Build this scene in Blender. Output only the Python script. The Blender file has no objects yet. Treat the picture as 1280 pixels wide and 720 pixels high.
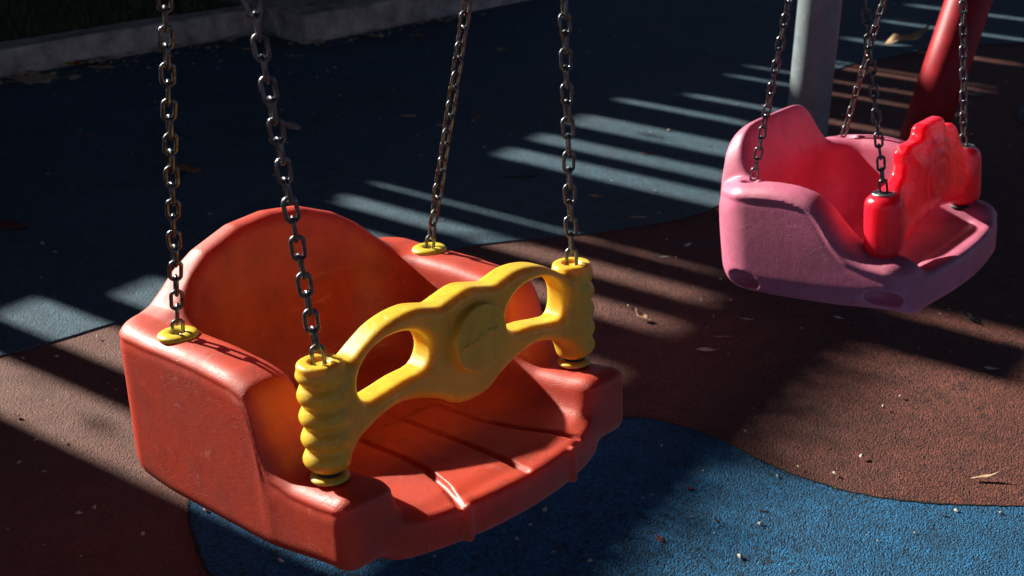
import bpy, bmesh, math, random
import numpy as np
from mathutils import Vector, Matrix, Quaternion

random.seed(7); rng = np.random.default_rng(7)
scene = bpy.context.scene
COL = scene.collection
PI = math.pi
R = math.radians

# ------------------------------------------------------------------ camera
FPX, PITCH, CAMH = 1624.4, 24.618, 1.334
cam_d = bpy.data.cameras.new('camera')
cam = bpy.data.objects.new('camera', cam_d); COL.objects.link(cam)
cam.location = (0, 0, CAMH); cam.rotation_euler = (R(90 - PITCH), 0, 0)
cam_d.sensor_width = 36.0; cam_d.lens = FPX / 1280 * 36
cam_d.clip_start = .05; cam_d.clip_end = 2000
cam_d.dof.use_dof = True; cam_d.dof.focus_distance = 1.78; cam_d.dof.aperture_fstop = 9
scene.camera = cam

def ground_at(px, py, z=0.0):
    """point of the ground that the photograph shows at a pixel (used once, to survey the place)"""
    t = R(PITCH); a = (px - 640) / FPX; u = (360 - py) / FPX
    d = Vector((a, math.cos(t) + u * math.sin(t), -math.sin(t) + u * math.cos(t)))
    return Vector((0, 0, CAMH)) + d * ((z - CAMH) / d.z)

def project(P):
    t = R(PITCH); X, Y, Z = P[0], P[1], P[2] - CAMH
    d = Y * math.cos(t) - Z * math.sin(t); u = Y * math.sin(t) + Z * math.cos(t)
    return 640 + FPX * X / d, 360 - FPX * u / d

# ------------------------------------------------------------------ light
SUN_AZ, SUN_EL = -35.0, 25.0           # direction of travel on the ground, elevation
w = bpy.data.worlds.new('World'); scene.world = w; w.use_nodes = True
nt = w.node_tree; bg = nt.nodes['Background']
sky = nt.nodes.new('ShaderNodeTexSky'); sky.sky_type = 'NISHITA'; sky.sun_disc = False
sky.sun_elevation = R(SUN_EL); sky.air_density = .27; sky.dust_density = .4; sky.ozone_density = 1.0
# the sun stands opposite to the direction of travel: bearing clockwise from +Y
sx, sy = -math.cos(R(SUN_AZ)), -math.sin(R(SUN_AZ))
sky.sun_rotation = math.atan2(sx, sy)
nt.links.new(sky.outputs[0], bg.inputs[0]); bg.inputs[1].default_value = .05
ld = bpy.data.lights.new('sun', 'SUN'); ld.energy = 5.0; ld.angle = R(.53); ld.color = (1.0, .93, .83)
sun = bpy.data.objects.new('sun', ld); COL.objects.link(sun)
Ld = Vector((math.cos(R(SUN_AZ)) * math.cos(R(SUN_EL)), math.sin(R(SUN_AZ)) * math.cos(R(SUN_EL)), -math.sin(R(SUN_EL))))
sun.rotation_euler = Ld.to_track_quat('-Z', 'Y').to_euler(); sun.location = (-8, 6, 8)
vs = scene.view_settings
vs.view_transform = 'Standard'; vs.look = 'None'; vs.gamma = 1; vs.use_curve_mapping = False
vs.exposure = EXPO = 1.1

# ------------------------------------------------------------------ materials
class NT:
    def __init__(s, name):
        s.m = bpy.data.materials.new(name); s.m.use_nodes = True; s.t = s.m.node_tree
        s.b = s.t.nodes['Principled BSDF']; s.co = s.t.nodes.new('ShaderNodeTexCoord')
        s.out = s.t.nodes['Material Output']
    def n(s, ty, **k):
        o = s.t.nodes.new('ShaderNode' + ty)
        for a, v in k.items(): setattr(o, a, v)
        return o
    def l(s, a, b): s.t.links.new(a, b)
    def set(s, name, v): s.b.inputs[name].default_value = v
    def noise(s, scale, detail=4, rough=.55, src=None, dist=0):
        o = s.n('TexNoise'); o.inputs['Scale'].default_value = scale; o.inputs['Detail'].default_value = detail
        o.inputs['Roughness'].default_value = rough; o.inputs['Distortion'].default_value = dist
        s.l(src or s.co.outputs['Object'], o.inputs['Vector']); return o
    def mapping(s, scale=(1, 1, 1), rot=(0, 0, 0), loc=(0, 0, 0)):
        o = s.n('Mapping'); o.inputs['Scale'].default_value = scale; o.inputs['Rotation'].default_value = rot
        o.inputs['Location'].default_value = loc
        s.l(s.co.outputs['Object'], o.inputs['Vector']); return o.outputs[0]
    def ramp(s, src, stops):
        o = s.n('ValToRGB'); e = o.color_ramp.elements
        while len(e) < len(stops): e.new(.5)
        for i, (p, c) in enumerate(stops):
            e[i].position = p; e[i].color = (c, c, c, 1) if isinstance(c, (int, float)) else (*c, 1)
        s.l(src, o.inputs[0]); return o
    def mix(s, fac, a, b, mode='MIX'):
        o = s.n('Mix', data_type='RGBA', blend_type=mode)
        for sock, v in ((o.inputs[0], fac), (o.inputs[6], a), (o.inputs[7], b)):
            if isinstance(v, bpy.types.NodeSocket): s.l(v, sock)
            elif isinstance(v, (int, float)): sock.default_value = v
            else: sock.default_value = (*v, 1)
        return o.outputs[2]
    def math(s, op, a, b=None):
        o = s.n('Math', operation=op)
        for sock, v in zip(o.inputs, (a, b)):
            if v is None: continue
            if isinstance(v, bpy.types.NodeSocket): s.l(v, sock)
            else: sock.default_value = v
        return o.outputs[0]
    def bump(s, h, strength, dist, prev=None):
        o = s.n('Bump'); o.inputs['Strength'].default_value = strength; o.inputs['Distance'].default_value = dist
        s.l(h, o.inputs['Height'])
        if prev: s.l(prev, o.inputs['Normal'])
        return o.outputs[0]
    def color(s, sock): s.l(sock, s.b.inputs['Base Color'])
    def normal(s, sock): s.l(sock, s.b.inputs['Normal'])

def rubber(name, base, dust, dustamt, seed=0.0, left=None):
    """poured rubber granule paving: packed granules with dark pits, dusty patches"""
    k = NT(name)
    co = k.mapping(loc=(seed, seed * .7, 0))
    dw = k.noise(60, 2, .5, co)
    v = k.n('TexVoronoi'); v.inputs['Scale'].default_value = 310
    wob = k.n('VectorMath', operation='MULTIPLY_ADD'); k.l(dw.outputs['Color'], wob.inputs[0])
    wob.inputs[1].default_value = (.006, .006, .006); k.l(co, wob.inputs[2]); k.l(wob.outputs[0], v.inputs['Vector'])
    v2 = k.n('TexVoronoi'); v2.inputs['Scale'].default_value = 110; k.l(wob.outputs[0], v2.inputs['Vector'])
    cell = k.n('SeparateColor'); k.l(v.outputs['Color'], cell.inputs[0])
    jit = k.ramp(cell.outputs[0], [(0, .45), (.5, .9), (.95, 1.15), (1, 1.7)])
    col = k.mix(1, base, jit.outputs[0], 'MULTIPLY')
    pits = k.ramp(v.outputs['Distance'], [(.0, 1), (.45, 1), (.75, .35)])
    c2 = k.n('SeparateColor'); k.l(v2.outputs['Color'], c2.inputs[0])
    pit2 = k.ramp(c2.outputs[1], [(.0, .25), (.10, .4), (.2, 1)])
    n1 = k.noise(3.0, 5, .65, co); n2 = k.noise(17, 5, .7, co)
    pat = k.ramp(n2.outputs[0], [(.35, .66), (.65, 1.22)])
    big = k.ramp(k.noise(1.3, 4, .6, co).outputs[0], [(.35, .72), (.62, 1.12)])
    col = k.mix(1, col, pits.outputs[0], 'MULTIPLY')
    wear = k.ramp(n1.outputs[0], [(.4, 0), (.62, 1)])
    col = k.mix(wear.outputs[0], col, k.mix(1, col, pit2.outputs[0], 'MULTIPLY'))
    col = k.mix(1, col, pat.outputs[0], 'MULTIPLY'); col = k.mix(1, col, big.outputs[0], 'MULTIPLY')
    df = k.math('MULTIPLY', k.ramp(k.noise(6, 6, .7, co).outputs[0], [(.3, .5), (.7, 1)]).outputs[0], dustamt)
    if left is not None:               # the walked-on side towards the grass is dustier
        sep = k.n('SeparateXYZ'); k.l(k.co.outputs['Object'], sep.inputs[0]); mr = k.n('MapRange'); k.l(sep.outputs[0], mr.inputs[0])
        for i_, v_ in enumerate((-.9, .7, left, 1.0)): mr.inputs[i_ + 1].default_value = v_
        df = k.math('MULTIPLY', df, mr.outputs[0])
    col = k.mix(df, col, dust)
    k.color(col); k.set('Roughness', .82); k.set('Specular IOR Level', .35)
    h = k.math('SUBTRACT', k.math('MULTIPLY', pit2.outputs[0], .35), v.outputs['Distance'])
    b1 = k.bump(n2.outputs[0], .5, .004)
    k.normal(k.bump(h, .9, .0035, b1)); return k.m

def plastic(name, base, dark, pale, rough=.38, sss=.0, radius=(.03, .008, .004), scale=1.0, streak=False, wearpale=.35, grime=1.0):
    """rotationally moulded polyethylene: fine orange-peel, grime clouds, scuffs and scratches"""
    k = NT(name)
    n1 = k.noise(9, 6, .68); n2 = k.noise(38, 5, .7)
    g = k.ramp(n1.outputs[0], [(.36, 0), (.72, 1)])
    col = k.mix(k.math('MULTIPLY', g.outputs[0], .65 * grime), base, dark)
    sp = k.ramp(n2.outputs[0], [(.50, 0), (.70, 1)])
    col = k.mix(k.math('MULTIPLY', sp.outputs[0], .5 * grime), col, dark)
    # pale chalky scuffs, stretched
    sc = k.noise(14, 8, .8, k.mapping((1, 1, 4.5), (.5, .3, .2)), 1.2)
    sm = k.ramp(sc.outputs[0], [(.60, 0), (.68, 1)])
    col = k.mix(k.math('MULTIPLY', sm.outputs[0], wearpale), col, pale)
    # fine scratches
    w_ = k.n('TexWave'); w_.inputs['Scale'].default_value = 9; w_.inputs['Distortion'].default_value = 22
    w_.inputs['Detail'].default_value = 6; w_.inputs['Detail Scale'].default_value = 2.2
    k.l(k.mapping((1, .6, 1), (.9, .2, .5)), w_.inputs['Vector'])
    ln = k.ramp(w_.outputs['Fac'], [(.0, 1), (.012, 0)])
    msk = k.ramp(k.noise(7, 3, .6).outputs[0], [(.5, 0), (.6, 1)])
    scr = k.math('MULTIPLY', ln.outputs[0], msk.outputs[0])
    col = k.mix(k.math('MULTIPLY', scr, .45), col, dark)
    fs = k.noise(34, 4, .7, k.mapping((.22, 1, 1.3), (.1, .5, .8)), .6)
    fm = k.ramp(fs.outputs[0], [(.62, 0), (.70, 1)])
    col = k.mix(k.math('MULTIPLY', fm.outputs[0], wearpale * .8), col, pale)
    ds = k.noise(30, 4, .75, k.mapping((2.4, .45, 1.0), (0, 0, .25)))
    dm = k.ramp(ds.outputs[0], [(.64, 0), (.70, 1)])
    col = k.mix(k.math('MULTIPLY', dm.outputs[0], .55), col, dark)
    ge = k.n('NewGeometry'); pt = k.ramp(ge.outputs['Pointiness'], [(.515, 0), (.58, 1)])     # rubbed outer edges
    rub = k.math('MULTIPLY', pt.outputs[0], k.ramp(k.noise(55, 5, .8).outputs[0], [(.42, 0), (.62, 1)]).outputs[0])
    col = k.mix(k.math('MULTIPLY', rub, .6), col, pale)
    if streak:
        st = k.noise(26, 5, .75, k.mapping((5, 5, .35)))
        stm = k.ramp(st.outputs[0], [(.48, 0), (.66, 1)])
        col = k.mix(k.math('MULTIPLY', stm.outputs[0], .4), col, dark)
    k.color(col)
    ro = k.n('MapRange'); k.l(n1.outputs[0], ro.inputs[0])
    ro.inputs[1].default_value = .3; ro.inputs[2].default_value = .7
    ro.inputs[3].default_value = rough - .07; ro.inputs[4].default_value = rough + .14
    k.l(ro.outputs[0], k.b.inputs['Roughness'])
    k.set('Specular IOR Level', .5)
    if sss:
        k.set('Subsurface Weight', sss); k.set('Subsurface Radius', radius); k.set('Subsurface Scale', scale)
    pe = k.noise(420, 3, .6)
    b = k.bump(pe.outputs[0], .35, .0009)
    b = k.bump(n2.outputs[0], .20, .0022, b)
    b = k.bump(k.math('MULTIPLY', scr, -1.0), .5, .0006, b)
    k.normal(b); return k.m

def simple(name, col, rough=.6, metal=0.0, var=.25, vscale=30, bump=.0, bscale=200, spec=.5):
    k = NT(name)
    n = k.noise(vscale, 5, .65)
    c = k.mix(k.ramp(n.outputs[0], [(.3, 0), (.7, 1)]).outputs[0], tuple(x * (1 - var) for x in col), tuple(min(1, x * (1 + var)) for x in col))
    k.color(c); k.set('Roughness', rough); k.set('Metallic', metal); k.set('Specular IOR Level', spec)
    if bump: k.normal(k.bump(k.noise(bscale, 5, .65).outputs[0], bump, .004))
    return k.m

M = {}
M['blue_far'] = rubber('dusty_blue_rubber', (.042, .125, .190), (.16, .235, .27), .32, 3)
M['blue_near'] = rubber('bright_blue_rubber', (.012, .155, .350), (.11, .24, .33), .09, 11)
M['brown'] = rubber('terracotta_rubber', (.195, .052, .034), (.25, .155, .125), .12, 0, 5.0)
M['red'] = plastic('orange_red_plastic', (.60, .062, .028), (.28, .032, .020), (.70, .27, .19), .49, .26, (.09, .005, .003), 1.0, wearpale=.42, grime=.85)
M['yellow'] = plastic('yellow_plastic', (.94, .62, .05), (.66, .38, .025), (.92, .74, .28), .33, .45, (.03, .014, .003), .7, streak=True, wearpale=.25)
M['yellow_cap'] = plastic('pale_yellow_plastic', (.84, .64, .04), (.6, .4, .03), (.9, .75, .25), .35, .2, (.01, .006, .002), .5)
M['pink'] = plastic('pink_plastic', (.67, .180, .300), (.40, .115, .150), (.80, .50, .54), .44, .24, (.014, .006, .013), 1.0, wearpale=.30)
M['scarlet'] = plastic('scarlet_plastic', (.80, .016, .042), (.60, .010, .025), (.85, .07, .09), .25, .8, (.07, .004, .006), 1.0, wearpale=.05, grime=.25)
M['black'] = simple('black_rubber', (.012, .012, .012), .6)
M['bolt'] = simple('dull_steel', (.30, .29, .28), .38, 1.0)
M['washer'] = simple('zinc_washer', (.45, .45, .45), .4, 1.0)
M['grey_paint'] = plastic('grey_blue_painted_steel', (.215, .27, .29), (.12, .14, .15), (.40, .43, .44), .40, wearpale=.25)
M['red_paint'] = simple('dark_red_painted_steel', (.33, .007, .016), .45, 0, .3, 22, .12, 160, .3)
M['concrete'] = simple('weathered_concrete', (.42, .36, .30), .92, 0, .55, 11, 1.0, 45)
M['soil'] = simple('dark_soil', (.10, .075, .05), .95, 0, .4, 20, .8, 60)
M['ground'] = simple('dry_ground', (.10, .085, .06), .95, 0, .3, 3, .5, 20)
M['timber'] = simple('weathered_timber', (.12, .09, .065), .8, 0, .35, 6, .3, 60)
M['masonry'] = simple('rendered_wall', (.20, .18, .16), .9, 0, .2, 3, .3, 40)
M['bark'] = simple('bark', (.09, .07, .05), .9, 0, .4, 12, .9, 30)
M['foliage'] = simple('tree_leaves', (.045, .075, .022), .6, 0, .45, 2)
M['grass'] = simple('grass_blades', (.10, .125, .04), .6, 0, .4, 9)

def chain_mat():
    k = NT('oiled_rusty_chain_steel')
    n = k.noise(90, 5, .7)
    r_ = k.ramp(n.outputs[0], [(.48, 0), (.66, 1)])
    k.color(k.mix(r_.outputs[0], (.17, .175, .185), (.055, .042, .036)))
    k.l(k.ramp(n.outputs[0], [(.4, .24), (.65, .55)]).outputs[0], k.b.inputs['Roughness'])
    k.l(k.ramp(n.outputs[0], [(.48, 1), (.68, .45)]).outputs[0], k.b.inputs['Metallic'])
    k.normal(k.bump(k.noise(500, 4, .7).outputs[0], .35, .0012)); return k.m
M['chain'] = chain_mat()

def leaf_mat(name, col, dark):
    k = NT(name)
    n = k.noise(60, 5, .7)
    c = k.mix(k.ramp(n.outputs[0], [(.4, 0), (.65, 1)]).outputs[0], col, dark)
    k.color(c); k.set('Roughness', .6); k.normal(k.bump(n.outputs[0], .5, .003)); return k.m
LEAFM = {
    'tan': leaf_mat('tan_leaf', (.60, .42, .25), (.40, .26, .15)),
    'pale': leaf_mat('pale_leaf', (.58, .49, .38), (.40, .31, .22)),
    'orange': leaf_mat('orange_brown_leaf', (.46, .20, .06), (.24, .10, .04)),
    'brown': leaf_mat('brown_leaf', (.24, .13, .07), (.13, .07, .04)),
    'red': leaf_mat('dark_red_leaf', (.20, .04, .022), (.09, .025, .018)),
    'dark': leaf_mat('dark_leaf', (.035, .025, .018), (.02, .015, .012)),
    'white': leaf_mat('white_petal', (.66, .62, .58), (.5, .46, .42)),
}

# ------------------------------------------------------------------ mesh helpers
def tag(o, label=None, cat=None, group=None, kind=None):
    if label: o['label'] = label
    if cat: o['category'] = cat
    if group: o['group'] = group
    if kind: o['kind'] = kind
    return o

def link(name, me, mat, parent=None, smooth=True):
    if mat: me.materials.append(mat)
    if smooth and len(me.polygons): me.polygons.foreach_set('use_smooth', [True] * len(me.polygons))
    o = bpy.data.objects.new(name, me); COL.objects.link(o)
    if parent: o.parent = parent
    return o

def from_bm(name, bm, mat, parent=None, smooth=True):
    bmesh.ops.recalc_face_normals(bm, faces=bm.faces)
    me = bpy.data.meshes.new(name); bm.to_mesh(me); bm.free()
    return link(name, me, mat, parent, smooth)

def empty(name, mat4):
    o = bpy.data.objects.new(name, None); COL.objects.link(o); o.matrix_world = mat4
    o.empty_display_size = .1
    return o

def surface_nets(F, o, h):
    s = F < 0
    c = np.zeros(tuple(d - 1 for d in F.shape), np.uint8)
    corners = [(i, j, k) for i in (0, 1) for j in (0, 1) for k in (0, 1)]
    nx, ny, nz = c.shape
    for (i, j, k) in corners: c += s[i:i + nx, j:j + ny, k:k + nz]
    mixed = (c > 0) & (c < 8)
    idx = np.full(c.shape, -1, np.int32); cells = np.argwhere(mixed); idx[mixed] = np.arange(len(cells))
    acc = np.zeros((len(cells), 3)); cnt = np.zeros(len(cells))
    val = {q: F[cells[:, 0] + q[0], cells[:, 1] + q[1], cells[:, 2] + q[2]] for q in corners}
    for a in corners:
        for ax in range(3):
            if a[ax]: continue
            b = list(a); b[ax] = 1; b = tuple(b)
            va, vb = val[a], val[b]; m = (va < 0) != (vb < 0)
            t = np.where(m, va / np.where(m, va - vb, 1), 0)
            P = np.array(a, float)[None, :].repeat(len(cells), 0); P[:, ax] = t
            acc[m] += P[m]; cnt[m] += 1
    V = (cells + acc / cnt[:, None]) * h + np.array(o)
    quads = []
    for ax in range(3):
        u, v = [(1, 2), (2, 0), (0, 1)][ax]
        sl0 = [slice(1, -1)] * 3; sl1 = [slice(1, -1)] * 3
        sl0[ax] = slice(0, -1); sl1[ax] = slice(1, None)
        a, b = s[tuple(sl0)], s[tuple(sl1)]
        for sign, m in ((1, a & ~b), (-1, ~a & b)):
            e = np.argwhere(m)
            if not len(e): continue
            e = e + np.array([0 if q == ax else 1 for q in range(3)])
            def at(du, dv):
                g = e.copy(); g[:, u] += du; g[:, v] += dv
                return idx[g[:, 0], g[:, 1], g[:, 2]]
            q = np.stack([at(-1, -1), at(0, -1), at(0, 0), at(-1, 0)], 1)
            quads.append(q if sign > 0 else q[:, ::-1])
    return V, np.concatenate(quads)

def sdf_object(name, fn, lo, hi, h, mat, parent):
    ax = [np.arange(a, b + h, h, dtype=np.float32) for a, b in zip(lo, hi)]
    X, Y, Z = np.meshgrid(*ax, indexing='ij', sparse=True)
    F = np.broadcast_to(fn(X, Y, Z), tuple(len(a) for a in ax))
    V, Q = surface_nets(np.ascontiguousarray(F), lo, h)
    me = bpy.data.meshes.new(name)
    me.vertices.add(len(V)); me.vertices.foreach_set('co', V.astype(np.float32).ravel())
    me.loops.add(Q.size); me.loops.foreach_set('vertex_index', Q.ravel().astype(np.int32))
    me.polygons.add(len(Q)); me.polygons.foreach_set('loop_start', np.arange(0, Q.size, 4, dtype=np.int32))
    me.update(calc_edges=True); me.validate()
    return link(name, me, mat, parent)

def smin(a, b, k):
    h = np.clip(.5 + .5 * (b - a) / k, 0, 1); return b * (1 - h) + a * h - k * h * (1 - h)
def smax(a, b, k): return -smin(-a, -b, k)
def sstep(a, b, x):
    t = np.clip((x - a) / (b - a), 0, 1); return t * t * (3 - 2 * t)
def rbox2(x, y, hx, hy, r):
    qx = np.abs(x) - hx + r; qy = np.abs(y) - hy + r
    return np.minimum(np.maximum(qx, qy), 0) + np.sqrt(np.maximum(qx, 0) ** 2 + np.maximum(qy, 0) ** 2) - r
def capsule(X, Y, Z, a, b, r):
    a = np.array(a, float); d = np.array(b, float) - a; L = float(d @ d)
    t = np.clip(((X - a[0]) * d[0] + (Y - a[1]) * d[1] + (Z - a[2]) * d[2]) / L, 0, 1)
    return np.sqrt((X - a[0] - t * d[0]) ** 2 + (Y - a[1] - t * d[1]) ** 2 + (Z - a[2] - t * d[2]) ** 2) - r
def poly2(P, x, y):
    """signed distance to a closed polygon in 2D"""
    x = np.asarray(x, np.float32); y = np.asarray(y, np.float32)
    d = np.full(np.broadcast(x, y).shape, 1e9, np.float32); s = np.ones(d.shape, np.float32); n = len(P)
    for i in range(n):
        ax_, ay = P[i]; bx, by = P[(i + 1) % n]; ex, ey = bx - ax_, by - ay
        wx, wy = x - ax_, y - ay; t = np.clip((wx * ex + wy * ey) / (ex * ex + ey * ey + 1e-12), 0, 1)
        d = np.minimum(d, (wx - ex * t) ** 2 + (wy - ey * t) ** 2)
        c1 = (y >= ay); c2 = (y < by); c3 = (ex * wy > ey * wx)
        flip = (c1 & c2 & c3) | (~c1 & ~c2 & ~c3); s = np.where(flip, -s, s)
    return s * np.sqrt(d)
def spline(P, n=8, closed=True):
    P = [Vector((*p, 0)) if len(p) == 2 else Vector(p) for p in P]; N = len(P); out = []
    for i in range(N if closed else N - 1):
        g = (lambda j: P[j % N]) if closed else (lambda j: P[max(0, min(N - 1, j))])
        p0, p1, p2, p3 = g(i - 1), g(i), g(i + 1), g(i + 2)
        for q in range(n):
            t = q / n
            out.append(.5 * ((2 * p1) + (p2 - p0) * t + (2 * p0 - 5 * p1 + 4 * p2 - p3) * t * t + (3 * p1 - p0 - 3 * p2 + p3) * t ** 3))
    if not closed: out.append(P[-1])
    return out

# ------------------------------------------------------------------ the two bucket swings
def pose(loc, yaw, tx, ty):
    return Matrix.Translation(loc) @ Matrix.Rotation(R(yaw), 4, 'Z') @ Matrix.Rotation(R(tx), 4, 'X') @ Matrix.Rotation(R(ty), 4, 'Y')

RED = pose((-.156, 1.513, .372), 47.07, -5.12, 2.28)
PINK = pose((.663, 2.289, .310), 51.94, -7.44, 2.02)

def profile(pts, sigma=.008):
    """smooth side profile of an arm: height along the depth of the seat"""
    yy = np.linspace(-.4, .5, 1801); zz = np.interp(yy, [p[0] for p in pts], [p[1] for p in pts])
    k = np.exp(-.5 * (np.arange(-80, 81) * .0005 / sigma) ** 2); k /= k.sum()
    zz = np.convolve(np.pad(zz, 80, mode='edge'), k, 'valid')
    return lambda y: np.interp(y, yy, zz).astype(np.float32)
RED_ARM = profile([(-.24, .123), (-.21, .122), (-.15, .114), (-.10, .112), (-.074, .122), (-.058, .150), (-.048, .192), (-.034, .213), (0, .221), (.07, .226), (.15, .226), (.25, .222)], .007)
PINK_ARM = profile([(-.24, .108), (-.20, .111), (-.16, .116), (-.12, .121), (-.092, .134), (-.064, .168), (-.042, .200), (-.018, .218), (.02, .228), (.06, .231), (.13, .226), (.25, .222)], .009)

def red_seat(X, Y, Z):
    yc, hy = .0360, .2420
    xr = .2570
    # arm line: high at the rear, dropping in an S to the low front arm
    top0 = RED_ARM(Y)
    hump = np.interp(np.abs(X), [0, .057, .115, .145, .168, .187, .207, .26], [.322, .316, .294, .274, .252, .236, .227, .222]).astype(np.float32)
    back = sstep(.165, .225, Y)
    top = top0 + back * np.maximum(0, smin(smax(hump - top0, 0 * X, .014), .12 + 0 * X, .01))
    e = .002
    slope = (RED_ARM(Y + e) - RED_ARM(Y - e)) / (2 * e)
    nrm = np.sqrt(1 + np.minimum(slope, 3.2) ** 2)
    ft = (Z - top) / nrm
    d_below = -ft
    shrink = .0034 * sstep(.0145, .0185, d_below) * (1 - .75 * np.clip(np.abs(slope) / 2.5, 0, 1) * np.exp(-np.maximum(d_below, 0) / .03))
    # plan: wide round rear corners, tight front corners
    rr = np.where(Y > yc, .054, .027)
    o2 = rbox2(X, Y - yc, xr, hy, rr) + shrink
    zb = .004 + .019 * sstep(-.02, -.2, Y)
    outer = smax(o2, ft, .032); outer = smax(outer, zb - Z, .024 + .018 * sstep(.15, .27, Y))
    # hollow for the child
    hw = .182 - .10 * (.215 - Z)
    ycav, hyc = -.40, .622 + 0 * X
    qx = np.abs(X) - hw + .08; qy = (Y - ycav) - (hyc - .02 * (.3 - Z) / .25) + .08
    cav2 = np.minimum(np.maximum(qx, qy), 0) + np.sqrt(np.maximum(qx, 0) ** 2 + np.maximum(qy, 0) ** 2) - .08
    floor = .062 + .010 * sstep(-.05, .2, Y)
    cav = smax(cav2, floor - Z, .034)
    f = smax(outer, -cav, .022)
    # bulging front lip of the seat
    yf = -.200 - .040 * np.clip(1 - (X / .185) ** 2, 0, 1) ** .8
    lip = smax(smax(np.abs(X) - .188, yf - Y, .016), smax(Z - (floor + .001), .012 - Z, .012), .014)
    lip = smax(lip, Y + .0, .01)
    f = smin(f, lip, .014)
    # grooves of the seat
    for G in ([(-.066, .12), (-.063, -.02), (-.062, -.09), (-.066, -.13), (-.079, -.177), (-.100, -.228)],
              [(.012, .12), (.016, -.05), (.017, -.12), (.016, -.226)],
              [(.082, .12), (.078, .01), (.079, -.084), (.095, -.143), (.112, -.184), (.130, -.222)]):
        g = None
        for a, b in zip(G[:-1], G[1:]):
            za = .0635 + .010 * float(sstep(-.05, .2, np.float32(a[1]))); zb_ = .0635 + .010 * float(sstep(-.05, .2, np.float32(b[1])))
            c = capsule(X, Y, Z, (*a, za - .0005), (*b, zb_ - .0005), .0054); g = c if g is None else np.minimum(g, c)
        f = smax(f, -g, .0025)
    # two upright ribs on the front lip
    for x in (-.092, .100):
        yy = -.200 - .040 * (1 - (x / .185) ** 2) ** .8
        f = smin(f, capsule(X, Y, Z, (x, yy, .018), (x, yy, .058), .0055), .004)
    return f

def red_bar(X, Y, Z):
    cx, yb = .003, -.135
    up = [(-.225, .240), (-.195, .250), (-.165, .268), (-.140, .281), (-.112, .288), (-.085, .289), (-.062, .284), (-.048, .281), (-.030, .285), (0, .291)]
    dn = [(-.225, .150), (-.20, .150), (-.178, .161), (-.151, .173), (-.118, .179), (-.085, .173), (-.052, .160), (-.028, .146), (0, .142)]
    U = up + [(-x, z) for x, z in up[-2::-1]]; D = dn + [(-x, z) for x, z in dn[-2::-1]]
    O = [(p.x + cx, p.y) for p in spline(U, 4, False)] + [(p.x + cx, p.y) for p in reversed(spline(D, 4, False))]
    H = [(-.181, .214), (-.180, .236), (-.165, .255), (-.142, .266), (-.115, .268), (-.088, .262), (-.068, .246), (-.064, .226), (-.078, .209), (-.112, .206), (-.148, .200), (-.170, .199)]
    HL = [(p.x + cx, p.y) for p in spline(H, 3)]; HR = [(2 * cx - x, z) for x, z in HL]
    x2, z2 = X[:, 0, :], Z[:, 0, :]
    s = poly2(O, x2, z2); hl = np.minimum(poly2(HL, x2, z2), poly2(HR, x2, z2))
    s = smax(s, -(hl + .0008), .008)[:, None, :]
    # the middle is swollen
    th = .0222 + .003 * np.exp(-((X - cx) / .05) ** 2 - ((Z - .218) / .06) ** 2)
    r = .013
    qx, qy = s + r, np.abs(Y - yb) - th + r
    f = np.minimum(np.maximum(qx, qy), 0) + np.sqrt(np.maximum(qx, 0) ** 2 + np.maximum(qy, 0) ** 2) - r
    # grip posts with finger rings
    for sg in (-1, 1):
        px = sg * .2165
        rad = np.sqrt((X - px) ** 2 + (Y - yb) ** 2)
        ph = (Z - .132) / .0265 - .475
        amp = .0033 * sstep(-.45, .55, ((X - px) * sg * .9 - (Y - yb) * .40) / .03)
        rr = .0260 + amp * (2 * np.abs(np.cos(PI * ph)) - 1.0)
        post = smax(rad - rr, np.abs(Z - .1935) - .0655, .014)
        f = smin(f, post, .016)
        f = smin(f, smax(rad - .0270, np.abs(Z - .2580) - .0055, .006), .003)
        f = smax(f, -smax(rad - .0125, .2590 - Z, .003), .003)
    # round boss with worn raised lettering
    dr = np.sqrt((X - cx - .003) ** 2 + (Z - .228) ** 2)
    boss = smax(dr - .0440, np.abs(Y - (yb - .027)) - .0095, .0025)
    f = smin(f, boss, .003)
    strokes = []
    x0, z0, ux, uz_ = -.030, .222, .985, .17
    lr = random.Random(4); q = 0.0
    while q < .062:                       # letters worn down to an unreadable row of bumps
        hgt = lr.choice((.004, .004, .007)); ln = lr.uniform(-.001, .002)
        strokes.append((q, 0, q + ln, hgt)); 
        if lr.random() < .7: strokes.append((q, lr.choice((0, .003)), q + .003, lr.choice((.001, .004))))
        q += lr.uniform(.0042, .0062)
    sub = None
    for a, b, c, d in strokes:
        pa = (x0 + cx + a * ux - b * uz_, yb - .0373, z0 + a * uz_ + b * ux); pb = (x0 + cx + c * ux - d * uz_, yb - .0373, z0 + c * uz_ + d * ux + 1e-4)
        s_ = capsule(X, Y, Z, pa, pb, .0019); sub = s_ if sub is None else np.minimum(sub, s_)
    f = smin(f, sub, .001)
    return f

def torus_mesh(name, Rm, r, parent, mat, loc, flat=1.0, nu=40, nv=14, rot=None):
    bm = bmesh.new(); vs_ = []
    for i in range(nu):
        a = 2 * PI * i / nu
        vs_.append([bm.verts.new(((Rm + r * math.cos(2 * PI * j / nv)) * math.cos(a), (Rm + r * math.cos(2 * PI * j / nv)) * math.sin(a), flat * r * math.sin(2 * PI * j / nv))) for j in range(nv)])
    for i in range(nu):
        for j in range(nv):
            bm.faces.new((vs_[i][j], vs_[(i + 1) % nu][j], vs_[(i + 1) % nu][(j + 1) % nv], vs_[i][(j + 1) % nv]))
    o = from_bm(name, bm, mat, parent); o.location = loc
    if rot: o.rotation_euler = rot
    return o

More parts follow.
